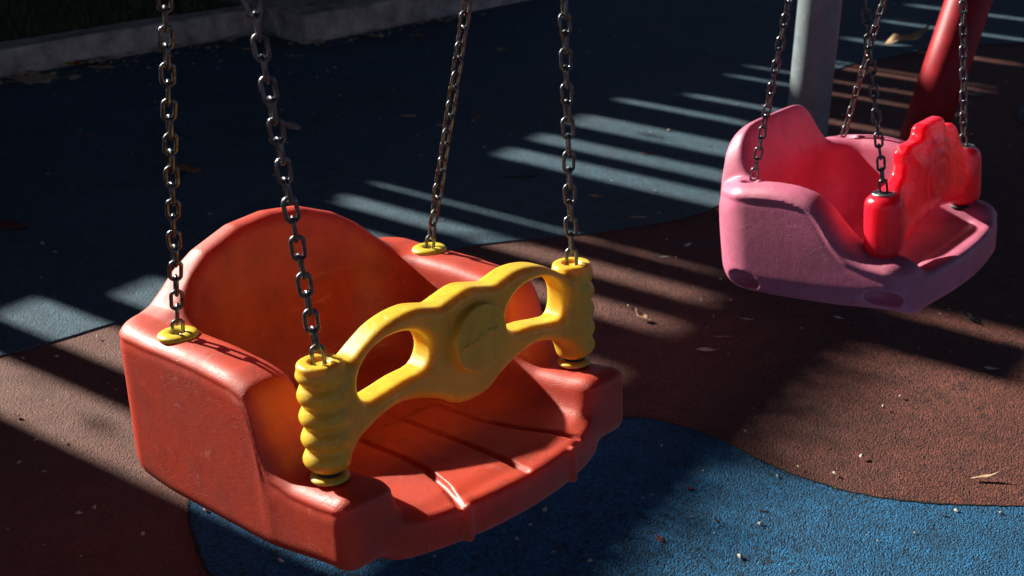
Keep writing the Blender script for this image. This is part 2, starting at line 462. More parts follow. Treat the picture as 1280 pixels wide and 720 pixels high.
def lathe(name, prof, parent, mat, loc=(0, 0, 0), n=32, smooth=True):
    bm = bmesh.new(); rings = []
    for r, z in prof: rings.append([bm.verts.new((max(r, 1e-5) * math.cos(2 * PI * i / n), max(r, 1e-5) * math.sin(2 * PI * i / n), z)) for i in range(n)])
    for a, b in zip(rings[:-1], rings[1:]):
        for i in range(n): bm.faces.new((a[i], a[(i + 1) % n], b[(i + 1) % n], b[i]))
    bm.faces.new(rings[0]); bm.faces.new(rings[-1])
    o = from_bm(name, bm, mat, parent, smooth); o.location = loc
    return o

def tube_between(name, A, B, r, mat, parent=None, n=28, rings=6):
    bm = bmesh.new(); A, B = Vector(A), Vector(B); d = (B - A).normalized()
    q = d.to_track_quat('Z', 'Y'); pr = None
    for k in range(rings + 1):
        c = A.lerp(B, k / rings)
        cur = [bm.verts.new(c + q @ Vector((r * math.cos(2 * PI * i / n), r * math.sin(2 * PI * i / n), 0))) for i in range(n)]
        if pr:
            for i in range(n): bm.faces.new((pr[i], pr[(i + 1) % n], cur[(i + 1) % n], cur[i]))
        else: bm.faces.new(cur[::-1])
        pr = cur
    bm.faces.new(pr)
    return from_bm(name, bm, mat, parent)

def chain_mesh(name, A, B, parent, pitch=.0221, wire=.00255, width=.0093, roll=0.0, jitter=.06, seed=1):
    """round-link chain from A to B (in the parent's space) as one mesh"""
    rnd = random.Random(seed)
    A, B = Vector(A), Vector(B); L = (B - A).length; n = max(1, round(L / pitch)); p = L / n
    base = (B - A).normalized().to_track_quat('Z', 'Y')
    if parent:                              # the first link lies square to the path in front of the swings, plus its own twist
        v_ = parent.matrix_world.inverted() @ Vector((0, 0, CAMH)) - A.lerp(B, .15); l_ = base.inverted() @ v_
        roll += math.atan2(l_.y, l_.x) + PI / 2
    V, Fc = [], []; nu, nv = 28, 8
    half = (pitch / 2 + wire * .92) - (width - wire)         # straight half length
    half = max(.002, half); rc = width - wire
    path = []
    for i in range(nu):
        a = 2 * PI * i / nu
        x, z = rc * math.cos(a), rc * math.sin(a)
        z += half if math.sin(a) >= 0 else -half
        path.append((Vector((x, 0, z)), Vector((math.cos(a), 0, math.sin(a)))))
    for k in range(n):
        c = A.lerp(B, (k + .5) / n)
        q = base @ Quaternion((0, 0, 1), roll + (PI / 2 if k % 2 else 0) + rnd.uniform(-.18, .18)) @ Quaternion((1, 0, 0), rnd.uniform(-jitter, jitter)) @ Quaternion((0, 1, 0), rnd.uniform(-jitter, jitter))
        b0 = len(V)
        for ip, (P, N) in enumerate(path):
            wl = 1.0 if ip == 1 else (.35 if ip == 2 else 0)      # weld bead on one side
            for j in range(nv):
                t = 2 * PI * j / nv
                wr = wire * (1 + .20 * wl)
                V.append(c + q @ (P + N * (wr * math.cos(t)) + Vector((0, wr * math.sin(t), 0))))
        # the welded side is a little thicker
        for i in range(nu):
            for j in range(nv):
                Fc.append((b0 + i * nv + j, b0 + ((i + 1) % nu) * nv + j, b0 + ((i + 1) % nu) * nv + (j + 1) % nv, b0 + i * nv + (j + 1) % nv))
    me = bpy.data.meshes.new(name); me.from_pydata(V, [], Fc); me.update()
    bm = bmesh.new(); bm.from_mesh(me); bmesh.ops.recalc_face_normals(bm, faces=bm.faces); bm.to_mesh(me); bm.free()
    return link(name, me, M['chain'], parent)

BEAM_Z = 2.30
def upright_local(mat, yaw, v):
    """a point given in the swing's untilted frame, brought into its tilted frame"""
    wpt = Matrix.Translation(mat.translation) @ Matrix.Rotation(R(yaw), 4, 'Z') @ Vector(v)
    return mat.inverted() @ wpt

HANG = []
def rig(root, mat, yaw, anchors, hang, seed, **kw):
    for s in (-1, 1):
        H = upright_local(mat, yaw, (s * hang[0], hang[1], hang[2]))
        for i, a in enumerate(anchors):
            A = Vector((s * a[0], a[1], a[2]))
            chain_mesh('chain', A, H, root, seed=seed + i * 3 + s, roll=a[3] if s < 0 else a[4], **kw)
        Hw = mat @ H; top = Vector((Hw.x, Hw.y, BEAM_Z - .06)); HANG.append(Vector((Hw.x, Hw.y, BEAM_Z)))
        torus_mesh('hanger_ring', .022, .005, root, M['bolt'], H, rot=(PI / 2, 0, 0))
        chain_mesh('chain', H, mat.inverted() @ top, root, seed=seed + 20 + s, **kw)

red = empty('bucket_swing', RED)
tag(red, 'orange-red plastic bucket swing with yellow safety bar hanging in front', 'swing', 'toddler bucket swings on chains')
sdf_object('seat_shell', red_seat, (-.275, -.275, -.02), (.275, .30, .345), .0026, M['red'], red)
sdf_object('safety_bar', red_bar, (-.262, -.185, .115), (.262, -.095, .305), .0019, M['yellow'], red)
for s in (-1, 1):
    torus_mesh('grommet', .0165, .0098, red, M['yellow_cap'], (s * .2195, .150, .2265), .55)
    lathe('anchor_bolt', [(.006, -.012), (.013, -.010), (.013, .0015), (.0, .002)], red, M['bolt'], (s * .2195, .150, .223), 20)
    torus_mesh('grommet', .0155, .0078, red, M['yellow_cap'], (s * .2165, -.135, .1195), .55)
    lathe('bolt_sleeve', [(.0145, .0), (.0145, .016)], red, M['black'], (s * .2165, -.135, .114), 24)
rig(red, RED, 47.07, [(.2195, .150, .226, .1, .75), (.2165, -.135, .258, .12, .3)], (.259, -.028, 1.19), 3)

def pink_seat(X, Y, Z):
    yc, hy, xr = .000, .205, .240
    top0 = PINK_ARM(Y)
    sh = np.clip(1 - (np.abs(X + .004) / .166) ** 6, 0, 1)
    back = sstep(.120, .165, Y)
    top = top0 + back * .090 * sh
    e = .002
    slope = (PINK_ARM(Y + e) - PINK_ARM(Y - e)) / (2 * e)
    ft = (Z - top) / np.sqrt(1 + np.minimum(slope, 2.5) ** 2)
    shrink = .0055 * sstep(.020, .032, -ft) + .006 * sstep(.15, -.02, Z)
    rr = np.where(Y > yc, .100, .050)
    o2 = rbox2(X, Y - yc, xr, hy, rr) + shrink
    zb = .014 + .010 * sstep(-.02, -.2, Y)
    outer = smax(o2, ft, .042 + .022 * back); outer = smax(outer, zb - Z, .050)
    hw = .176 - .16 * (.215 - Z)
    qx = np.abs(X) - hw + .07; qy = (Y + .40) - (.542 - .10 * (.3 - Z)) + .07
    cav2 = np.minimum(np.maximum(qx, qy), 0) + np.sqrt(np.maximum(qx, 0) ** 2 + np.maximum(qy, 0) ** 2) - .07
    floor = .066 + .0 * X
    cav = smax(cav2, floor - Z, .035)
    f = smax(outer, -cav, .028)
    # raised rolled lip along the front edge
    yf = -.196 - .026 * np.clip(1 - (X / .215) ** 2, 0, 1)
    lip = smax(smax(np.abs(X) - .205, yf - Y, .03), smax(Z - .084, .020 - Z, .03), .016)
    lip = smax(lip, Y + .165, .016)
    f = smin(f, lip, .012)
    seat = smax(smax(np.abs(X) - .19, Z - .066, .01), smax(.02 - Z, np.abs(Y + .06) - .13, .01), .01)
    f = smin(f, seat, .02)
    for s in (-1, 1):                      # chain slots on the arms, two openings low on each flank
        f = smax(f, -np.sqrt(((X - s * .195) / .9) ** 2 + ((Y - .112) / 1.9) ** 2 + ((Z - .226) / .8) ** 2) + .0125, .003)
        f = smax(f, -(np.sqrt(((X - s * .222) / 1.0) ** 2 + ((Y - .122) / 1.0) ** 2 + ((Z - .042) / .62) ** 2) - .034), .004)
        f = smax(f, -(np.sqrt(((X - s * .222) / 1.0) ** 2 + ((Y + .150) / 1.0) ** 2 + ((Z - .044) / .62) ** 2) - .034), .004)
    return f

def pink_bar(X, Y, Z):
    yb = -.135
    O = [(-.2, .128), (-.2, .205), (-.175, .216), (-.150, .232), (-.130, .244), (-.122, .260), (-.120, .280), (-.106, .291), (-.056, .291), (-.044, .297), (-.040, .308), (-.030, .313), (.040, .313), (.050, .308), (.054, .297), (.066, .291), (.102, .288), (.118, .274), (.128, .255), (.160, .222), (.2, .2),
         (.2, .128), (.12, .132), (.06, .141), (0, .146), (-.05, .138), (-.09, .122), (-.14, .118)]
    s = poly2(O, X[:, 0, :], Z[:, 0, :])
    s = s[:, None, :]
    dr = np.sqrt(X ** 2 + (Z - .215) ** 2)
    th = .0155 + .008 * sstep(.0, .05, -s) + .006 * sstep(.085, .03, dr) + .0009 * np.cos(dr / .021 * 2 * PI) * sstep(.075, .055, dr)
    r = .011; qx, qy = s + r, np.abs(Y - yb) - th + r
    f = np.minimum(np.maximum(qx, qy), 0) + np.sqrt(np.maximum(qx, 0) ** 2 + np.maximum(qy, 0) ** 2) - r
    for sg in (-1, 1):
        px = sg * .186; rad = np.sqrt((X - px) ** 2 + (Y - yb) ** 2)
        f = smin(f, smax(rad - .0312 - .0015 * np.cos((Z - .168) / .056 * 1.4), np.abs(Z - .168) - .056, .022), .024)
    return f

pink = empty('bucket_swing', PINK)
tag(pink, 'pink plastic bucket swing with glossy scarlet safety bar behind the orange-red one', 'swing', 'toddler bucket swings on chains')
sdf_object('seat_shell', pink_seat, (-.26, -.245, -.01), (.26, .20, .335), .0034, M['pink'], pink)
sdf_object('safety_bar', pink_bar, (-.235, -.18, .10), (.235, -.09, .325), .0026, M['scarlet'], pink)
for s in (-1, 1):
    torus_mesh('washer', .0165, .0040, pink, M['washer'], (s * .186, -.135, .2245), .6)
    lathe('rubber_foot', [(.026, -.004), (.027, .004), (.020, .006)], pink, M['black'], (s * .186, -.135, .108), 28)
    lathe('bolt_sleeve', [(.015, .0), (.015, .004)], pink, M['black'], (s * .186, -.135, .2225), 20)
rig(pink, PINK, 51.94, [(.189, .113, .228, .35, .6), (.186, -.135, .226, .15, .5)], (.249, .024, .95), 51, pitch=.0211, wire=.0023, width=.0083)

# ------------------------------------------------------------------ swing frame (red) and grey post
def solve_top(base, px0, dirv, z):
    """lean of a straight leg: top point at height z whose line crosses the photo's upper edge at px0"""
    best = None
    for k in range(-400, 401):
        E = Vector((base.x, base.y, 0)) + Vector(dirv) * (k / 100); E.z = z
        # point on the leg seen at y = 0
        lo, hi = 0.0, 1.0
        for _ in range(40):
            mid = (lo + hi) / 2; p = project(base.lerp(E, mid))
            if p[1] > 0: lo = mid
            else: hi = mid
        p = project(base.lerp(E, lo)); dlt = abs(p[0] - px0)
        if best is None or dlt < best[0]: best = (dlt, E)
    return best[1]
hl = HANG[0]; bd = (HANG[3] - HANG[0]); bd.z = 0; bd.normalize()
baseR = ground_at(1134, 232); topR = solve_top(baseR, 1211, (bd.x, bd.y, 0), BEAM_Z)
frame = empty('swing_frame', Matrix.Translation((baseR.x, baseR.y, 0)))
tag(frame, 'dark red tubular steel swing frame leg leaning behind the pink swing', 'swing frame')
inv = Vector((baseR.x, baseR.y, 0))
tube_between('leg', baseR - inv + Vector((0, 0, .006)), topR - inv, .066, M['red_paint'], frame)
b0 = HANG[0] - bd * .9; b1 = HANG[3] + bd * 3.4
tube_between('top_beam', b0 - inv, b1 - inv, .05, M['red_paint'], frame)
perp = Vector((-bd.y, bd.x, 0))
for E_, sgn in ((b1, -1), (b1, 1)):
    ft_ = E_ + perp * sgn * 1.05 + bd * .15; ft_.z = .006
    tube_between('leg', ft_ - inv, E_ - inv, .05, M['red_paint'], frame)
tube_between('cross_tie', topR - inv, b1 - inv, .045, M['red_paint'], frame)
for sgn in (-1, 1):
    ft_ = b0 + perp * sgn * 1.05 - bd * .5; ft_.z = .006
    if sgn > 0: continue
    tube_between('leg', ft_ - inv, b0 - inv, .05, M['red_paint'], frame)
baseG = ground_at(996, 275); topG = solve_top(baseG, 1025, (1, 0, 0), 2.6)
post = tube_between('steel_post', baseG + Vector((0, 0, .006)), topG, .056, M['grey_paint'])
tag(post, 'grey-blue round steel post standing behind the back of the pink swing', 'post')

# ------------------------------------------------------------------ ground
def sheet(name, pts, z, mat, cuts=0):
    bm = bmesh.new(); vs_ = [bm.verts.new((p[0], p[1], z)) for p in pts]
    f = bm.faces.new(vs_); bmesh.ops.triangulate(bm, faces=[f], ngon_method='EAR_CLIP')
    o = from_bm(name, bm, mat, None, False)
    if o.data.polygons[0].normal.z < 0: o.data.flip_normals()
    return tag(o, kind='structure')
sheet('ground', [(-400, -400), (400, -400), (400, 400), (-400, 400)], -.008, M['ground'])
G = ground_at
sheet('rubber_paving_brown', [(-4.6, -4), (7, -4), (7, 9.5), (-4.6, 9.5)], 0, M['brown'])
edge = [(-900, 700), (-420, 560), (0, 446), (80, 424), (145, 404), (260, 372), (420, 335), (560, 312), (650, 301), (760, 289), (885, 264), (950, 215), (1000, 130), (1048, 87), (1114, 71), (1170, 61), (1230, 56), (1320, 50), (1600, 20)]
ep = [G(*e) for e in edge]
pts = [(p.x, p.y) for p in spline([(p.x, p.y) for p in ep], 4, False)]
def thick_sheet(name, pts, z0, z1, mat):
    """a poured layer with a real edge"""
    bm = bmesh.new(); vs_ = [bm.verts.new((p[0], p[1], z1)) for p in pts]
    f = bm.faces.new(vs_)
    if f.normal.z < 0: f.normal_flip()
    r_ = bmesh.ops.extrude_face_region(bm, geom=[f])
    for v_ in [g for g in r_['geom'] if isinstance(g, bmesh.types.BMVert)]: v_.co.z = z0
    bmesh.ops.triangulate(bm, faces=bm.faces, ngon_method='EAR_CLIP')
    return tag(from_bm(name, bm, mat, None, False), kind='structure')
poly = pts + [(5.5, 9.4), (-4.5, 9.4), (-4.5, pts[0][1])]
thick_sheet('rubber_paving_blue', poly, -.004, .004, M['blue_far'])
near = [(300, 760), (262, 719), (246, 680), (236, 632), (262, 590), (350, 556), (480, 538), (640, 525), (785, 524), (840, 532), (900, 552), (955, 580), (1010, 602), (1080, 621), (1160, 631), (1290, 636), (1420, 642)]
np_ = [G(*e) for e in near]
pts = [(p.x, p.y) for p in spline([(p.x, p.y) for p in np_], 5, False)]
pts = [(p.x, p.y, 0) for p in spline([(p[0], p[1]) for p in pts], 4, False)]
jr = random.Random(8); pts = [(p[0] + jr.uniform(-.0016, .0016), p[1] + jr.uniform(-.0016, .0016)) for p in pts]
thick_sheet('rubber_paving_bright_blue', pts + [(2.4, 1.1), (-.2, .9)], -.004, .004, M['blue_near'])
def joint(pts):
    bm = bmesh.new(); pr = None
    for i, p in enumerate(pts):
        a, b = Vector(pts[max(0, i - 1)]), Vector(pts[min(len(pts) - 1, i + 1)]); d = (b - a).normalized(); nn = Vector((-d.y, d.x)); p = Vector(p)
        wd = .0012 + .0022 * max(0, math.sin(i * .21) * .6 + jr.uniform(-.3, .7))
        cur = [bm.verts.new((*(p + nn * wd), .0006)), bm.verts.new((*(p + nn * wd), .0052)), bm.verts.new((*(p - nn * wd), .0052))]
        if pr: bm.faces.new((pr[0], cur[0], cur[1], pr[1])); bm.faces.new((pr[1], cur[1], cur[2], pr[2]))
        pr = cur
    tag(from_bm('paving_joint', bm, M['black'], None, False), kind='structure')
joint(pts)
c_ = G(1368, 152)
thick_sheet('rubber_paving_blue_disc', [(c_.x + .25 * math.cos(t / 40 * 2 * PI), c_.y + .25 * math.sin(t / 40 * 2 * PI)) for t in range(40)], -.004, .004, M['blue_far'])

# ------------------------------------------------------------------ kerb, slab, grass
def rounded_box(name, pts, z0, z1, mat, bev=.012, rough=.004):
    bm = bmesh.new(); vs_ = [bm.verts.new((*p, z0)) for p in pts]
    f = bm.faces.new(vs_)
    r_ = bmesh.ops.extrude_face_region(bm, geom=[f])
    for v_ in [g for g in r_['geom'] if isinstance(g, bmesh.types.BMVert)]: v_.co.z = z1
    bmesh.ops.recalc_face_normals(bm, faces=bm.faces)
    bmesh.ops.bevel(bm, geom=[e for e in bm.edges if max(v.co.z for v in e.verts) > z1 - .001], offset=bev, segments=3, affect='EDGES', profile=.6)
    bmesh.ops.subdivide_edges(bm, edges=[e for e in bm.edges if e.calc_length() > .12], cuts=6, use_grid_fill=True)
    r2 = random.Random(5)
    for v_ in bm.verts:
        if v_.co.z > z0 + .001: v_.co += Vector((r2.uniform(-1, 1), r2.uniform(-1, 1), r2.uniform(-1, 1))) * rough
    return from_bm(name, bm, mat, None, False)
s0 = G(381, 57); s1 = G(592, 15)
u_ = (s1 - s0).normalized(); v_n = Vector((-u_.y, u_.x, 0))
sk = G(331, 42); sd = (sk - s0).normalized()
slab_pts = [s0, s0 + u_ * 1.5, s0 + u_ * 1.5 + v_n * 1.0, s0 + sd * 1.05]
slab = rounded_box('concrete_slab', [(p.x, p.y) for p in slab_pts], 0, .125, M['concrete'])
tag(slab, 'raised grey concrete slab beside the kerb at the edge of the blue paving', 'slab', kind='structure')
k0 = G(-300, 150); k1 = sk
ku = (k1 - k0).normalized(); kn = Vector((-ku.y, ku.x, 0))
k1 = sk - sd * .0
ku = (k1 - k0).normalized(); kn = Vector((-ku.y, ku.x, 0))
kerb = rounded_box('kerb', [(p.x, p.y) for p in (k0, k1, k1 + kn * .12, k0 + kn * .12)], 0, .11, M['concrete'], .018, .006)
tag(kerb, 'weathered grey concrete kerb between grass and blue paving', 'kerb', kind='structure')
la, lb = k0 + kn * .118, k1 + kn * .118
lawn_pts = [la, lb, lb + kn * 2.0, la + kn * 2.0]
def lawn_mesh():
    bm = bmesh.new(); vs_ = [bm.verts.new((p.x, p.y, .085)) for p in lawn_pts]; bm.faces.new(vs_)
    return from_bm('soil', bm, M['soil'], None, False)
tag(lawn_mesh(), kind='structure')
def grass_mesh():
    V, Fc = [], []; L = (lb - la).length; r2 = random.Random(9)
    for i in range(13000):
        p = la + ku * r2.uniform(0.3, L) + kn * (r2.random() ** 1.2 * 1.9 + .01)
        h = r2.uniform(.015, .05); a = r2.uniform(0, 2 * PI); wd = r2.uniform(.0015, .003)
        t = Vector((math.cos(a), math.sin(a), 0)); ln = Vector((r2.uniform(-1, 1), r2.uniform(-1, 1), 0)) * h * .7
        b = len(V); p = Vector((p.x, p.y, .084))
        V += [p - t * wd, p + t * wd, p + t * wd * .7 + ln * .4 + Vector((0, 0, h * .6)), p + ln + Vector((0, 0, h)), p - t * wd * .7 + ln * .4 + Vector((0, 0, h * .6))]
        Fc += [(b, b + 1, b + 2, b + 4), (b + 4, b + 2, b + 3)]
    me = bpy.data.meshes.new('grass'); me.from_pydata(V, [], Fc); me.update()
    return link('grass', me, M['grass'])
tag(grass_mesh(), 'short dark grass growing behind the kerb', 'grass', kind='stuff')

# ------------------------------------------------------------------ fence up-sun: solid lower boards, gapped pickets, top rail
n_ = Vector((-math.cos(R(SUN_AZ)), -math.sin(R(SUN_AZ)), 0)); m_ = Vector((-n_.y, n_.x, 0))
m_ = Vector((math.sin(-R(SUN_AZ)), math.cos(R(SUN_AZ)), 0))
FD = 6.5
def fpt(u, d=0.0): return n_ * (FD + d) + m_ * u
def fbox(name, u0, u1, z0, z1, d0, d1, mat, parent, z0b=None, z1b=None):
    z0b = z0 if z0b is None else z0b; z1b = z1 if z1b is None else z1b
    bm = bmesh.new(); q = []
    for u, za, zb in ((u0, z0, z1), (u1, z0b, z1b)):
        for d in (d0, d1):
            for z in (za, zb):
                p = fpt(u, d) - fence_o; q.append(bm.verts.new((p.x, p.y, z)))
    for f in ((0, 1, 3, 2), (4, 6, 7, 5), (0, 4, 5, 1), (2, 3, 7, 6), (0, 2, 6, 4), (1, 5, 7, 3)): bm.faces.new([q[i] for i in f])
    return from_bm(name, bm, mat, parent, False)
fence_o = fpt(3.0)
fence = empty('timber_fence', Matrix.Translation((fence_o.x, fence_o.y, 0)))
tag(fence, 'tall weathered timber fence with gapped pickets under its top rail, beyond the playground', 'fence')
# solid lower panels, stepping up along the fence
for u0, u1, zt in ((-2.2, 1.745, 1.83), (1.745, 3.02, 1.895), (3.02, 3.99, 1.965), (3.99, 4.7, 2.05), (4.7, 9.2, 2.115)):
    fbox('lower_panel', u0, u1, -.01, zt, -.02, .02, M['timber'], fence)
fbox('top_rail', -2.2, 9.2, 2.465, 2.618, -.03, .03, M['timber'], fence)
gaps = [(1.285, 1.435), (1.555, 1.675), (1.785, 1.920), (2.03, 2.18), (2.37, 2.455), (2.568, 2.638), (2.75, 2.765),
        (3.168, 3.268), (3.365, 3.448), (3.582, 3.712), (3.91, 3.955),
        (4.11, 4.15), (4.445, 4.47), (4.61, 4.63), (4.80, 4.83), (4.87, 4.885), (5.245, 5.29), (5.645, 5.69), (6.03, 6.08), (6.5, 6.56)]
x = -2.2; ends = gaps + [(9.2, 9.2)]
for u0, u1 in ((2.585, 2.79), (2.885, 9.2)):
    fbox('shade_panel', u0, u1, 2.621, 2.80, -.018, .018, M['timber'], fence)  # unseen solid panels added above the rail to keep sun off the paving
for a, b in ends:
    wdt = a - x; kk = max(1, round(wdt / .16))
    for i in range(kk):
        u0 = x + wdt * i / kk; u1 = x + wdt * (i + 1) / kk
        fbox('picket', u0 + (.0 if i else 0), u1, 1.80, 2.56, .021, .043, M['timber'], fence)
    x = b

def shadow_fringe():  # unseen foliage added to soften the shadow edge of the fence top
    r2 = random.Random(77); root = empty('shadow_fringe_plant', Matrix.Translation((fence_o.x, fence_o.y, 0)))
    tag(root, 'unseen leaves and stems added along the fence top to soften its shadow edge', 'shadow_fringe')
    V, Fc = [], []
    def put(u, z, d, s_):
        p = fpt(u, d) - fence_o; p.z = z; q = Quaternion((r2.gauss(0, 1), r2.gauss(0, 1), r2.gauss(0, 1), r2.gauss(0, 1))).normalized(); b = len(V)
        V.extend(p + q @ Vector(v) * s_ for v in ((0, -1, 0), (.7, -.3, .1), (.6, .5, 0), (0, 1.1, -.1), (-.6, .5, 0), (-.7, -.3, .1))); Fc.append(tuple(range(b, b + 6)))
    for i in range(13000):
        g_ = (i * .7548777) % 1; z = 2.605 + .085 * (1 - math.sqrt(1 - g_))       # spread evenly, thinning upwards to soften the shadow edge
        if z < 2.74: put(-2 + 11 * ((i * .5698403) % 1), z, r2.uniform(-.10, .10), r2.uniform(.006, .012))
    for i in range(1500): put(r2.uniform(-2, 9), 2.47 - abs(r2.gauss(0, .04)), r2.uniform(-.1, .1), r2.uniform(.012, .024))
    for i in range(160): put(r2.uniform(1.2, 9), r2.uniform(1.9, 2.5), r2.uniform(-.1, .1), r2.uniform(.012, .03))  # sparse added leaves that break up the stripes of sunlight
    me = bpy.data.meshes.new('leaves'); me.from_pydata(V, [], Fc); me.update(); link('leaves', me, M['foliage'], root, False)
    bm = bmesh.new()
    for k in range(6):
        u = -1.5 + k * 1.9; pr = None
        for j in range(14):
            p = fpt(u + .5 * math.sin(j * .35 + k) + j * .05, .06 + .015 * math.sin(j)) - fence_o; p.z = j * .2
            cur = [bm.verts.new(p + Vector((.012 * math.cos(a * PI / 3), .012 * math.sin(a * PI / 3), 0))) for a in range(6)]
            if pr:
                for a in range(6): bm.faces.new((pr[a], pr[(a + 1) % 6], cur[(a + 1) % 6], cur[a]))
            pr = cur
    from_bm('stem', bm, M['bark'], root)
shadow_fringe()

# ------------------------------------------------------------------ unseen trees added to shade the playground from the open sky
def tree_meshes(zlo, zhi, r, seed, leaves):
    r2 = random.Random(seed); bm = bmesh.new()
    def limb(A, B, ra, rb, n=9):
        A, B = Vector(A), Vector(B); q = (B - A).to_track_quat('Z', 'Y'); pr = None
        for k in range(5):
            t = k / 4; c = A.lerp(B, t) + Vector((r2.uniform(-1, 1), r2.uniform(-1, 1), 0)) * ra * .3 * (0 < k < 4); rr = ra + (rb - ra) * t
            cur = [bm.verts.new(c + q @ Vector((rr * math.cos(2 * PI * i / n), rr * math.sin(2 * PI * i / n), 0))) for i in range(n)]
            if pr:
                for i in range(n): bm.faces.new((pr[i], pr[(i + 1) % n], cur[(i + 1) % n], cur[i]))
            pr = cur
    limb((0, 0, -.05), (0, 0, zlo + .3), .15, .11); cl = []
    hh = zhi - zlo
    for k in range(16):
        a = k * 2.4; q = math.sqrt((k + .5) / 16) * r * .82
        e = Vector((math.cos(a) * q, math.sin(a) * q, zlo + hh * r2.uniform(.3, .7) * (1.1 - .4 * q / r)))
        limb((0, 0, zlo + r2.uniform(-.3, .3)), e, .05, .015, 6); cl.append((e, r * r2.uniform(.26, .36)))
    V, Fc = [], []
    for i in range(leaves):
        c, cr = r2.choice(cl); d = Vector((r2.gauss(0, 1), r2.gauss(0, 1), r2.gauss(0, .75))).normalized() * cr * r2.random() ** .4
        p = c + d; p.z = max(p.z, zlo); s_ = r2.uniform(.09, .17); q = Quaternion((r2.gauss(0, 1), r2.gauss(0, 1), r2.gauss(0, 1), r2.gauss(0, 1))).normalized()
        b = len(V); V += [p + q @ Vector(v) * s_ for v in ((-.5, -1, 0), (.5, -1, 0.1), (.9, .2, 0), (0, 1.3, -.15), (-.9, .2, 0))]; Fc.append((b, b + 1, b + 2, b + 3, b + 4))
    tm = bpy.data.meshes.new('trunk'); bm.to_mesh(tm); bm.free(); tm.materials.append(M['bark'])
    me = bpy.data.meshes.new('crown'); me.from_pydata(V, [], Fc); me.update(); me.materials.append(M['foliage'])
    return tm, me
LOW = tree_meshes(2.9, 6.4, 3.5, 30, 13000); HIGH = tree_meshes(4.3, 7.4, 3.5, 31, 13000); TALL = tree_meshes(6.3, 11.5, 4.5, 32, 13000)
def up(d, u): p = n_ * d + m_ * u; return (p.x, p.y)
ADDED_TREES = [((4.4, 2.3), LOW, 'unseen broad leafy tree added to cut sky light to the right of the swings'),
         ((.5, -2.9), LOW, 'unseen broad leafy tree added to cut sky light behind the photographer'),
         ((5.0, 6.8), LOW, 'unseen broad leafy tree added to cut sky light at the far right of the playground'),
         ((-3.2, 1.4), HIGH, 'unseen high-crowned tree added to cut sky light over the orange-red swing from the left'),
         ((-3.8, -2.4), HIGH, 'unseen high-crowned tree added to cut sky light to the left behind the photographer'),
         ((1.4, 9.0), HIGH, 'unseen high-crowned tree added to cut sky light beyond the far end of the paving'),
         ((4.6, -1.6), LOW, 'unseen broad leafy tree added to cut sky light to the right behind the photographer'),
         (up(9.5, 2.95), TALL, 'unseen tall tree added to cut sky light behind the middle of the timber fence'),
         (up(9.5, -1.5), TALL, 'unseen tall tree added to cut sky light behind the near end of the timber fence'),
         (up(9.8, 7.6), TALL, 'unseen tall tree added to cut sky light behind the far end of the timber fence')]
for i, ((tx_, ty_), (tm, cm), lab) in enumerate(ADDED_TREES):
    root = empty('tree', Matrix.Translation((tx_, ty_, -.004)) @ Matrix.Rotation(i * 1.7, 4, 'Z')); tag(root, lab, 'tree', 'unseen trees added to cut sky light')  # stands out of view, added to darken the shade
    for nm, me in (('trunk', tm), ('crown', cm)):
        o = bpy.data.objects.new(nm, me); COL.objects.link(o); o.parent = root

# ------------------------------------------------------------------ fallen leaves and litter
def leaf_mesh(kind, r2):
    if kind == 'maple':
        pts = []
        lob = [(-150, .45), (-118, .34), (-95, .72), (-72, .42), (-42, .98), (-22, .50), (0, 1.15), (22, .50), (42, .98), (72, .42), (95, .72), (118, .34), (150, .45)]
        for a, rr in lob:
            rr *= r2.uniform(.88, 1.1); pts.append((rr * math.sin(R(a)), rr * math.cos(R(a))))
        pts = [(0, -.12)] + pts[::-1][:0] + pts
        pts[0] = (0, -.28)
    elif kind == 'oval':
        pts = [(.0, -1), (.22, -.75), (.38, -.35), (.42, .05), (.34, .45), (.17, .8), (0, 1.12), (-.17, .8), (-.34, .45), (-.42, .05), (-.38, -.35), (-.22, -.75)]
    elif kind == 'thin':
        pts = [(0, -1), (.10, -.6), (.15, 0), (.10, .5), (0, 1.05), (-.10, .5), (-.14, 0), (-.09, -.6)]
    else:
        pts = [(.7 * math.cos(t / 9 * 2 * PI) * r2.uniform(.7, 1.1), .8 * math.sin(t / 9 * 2 * PI) * r2.uniform(.7, 1.1)) for t in range(9)]
    return pts
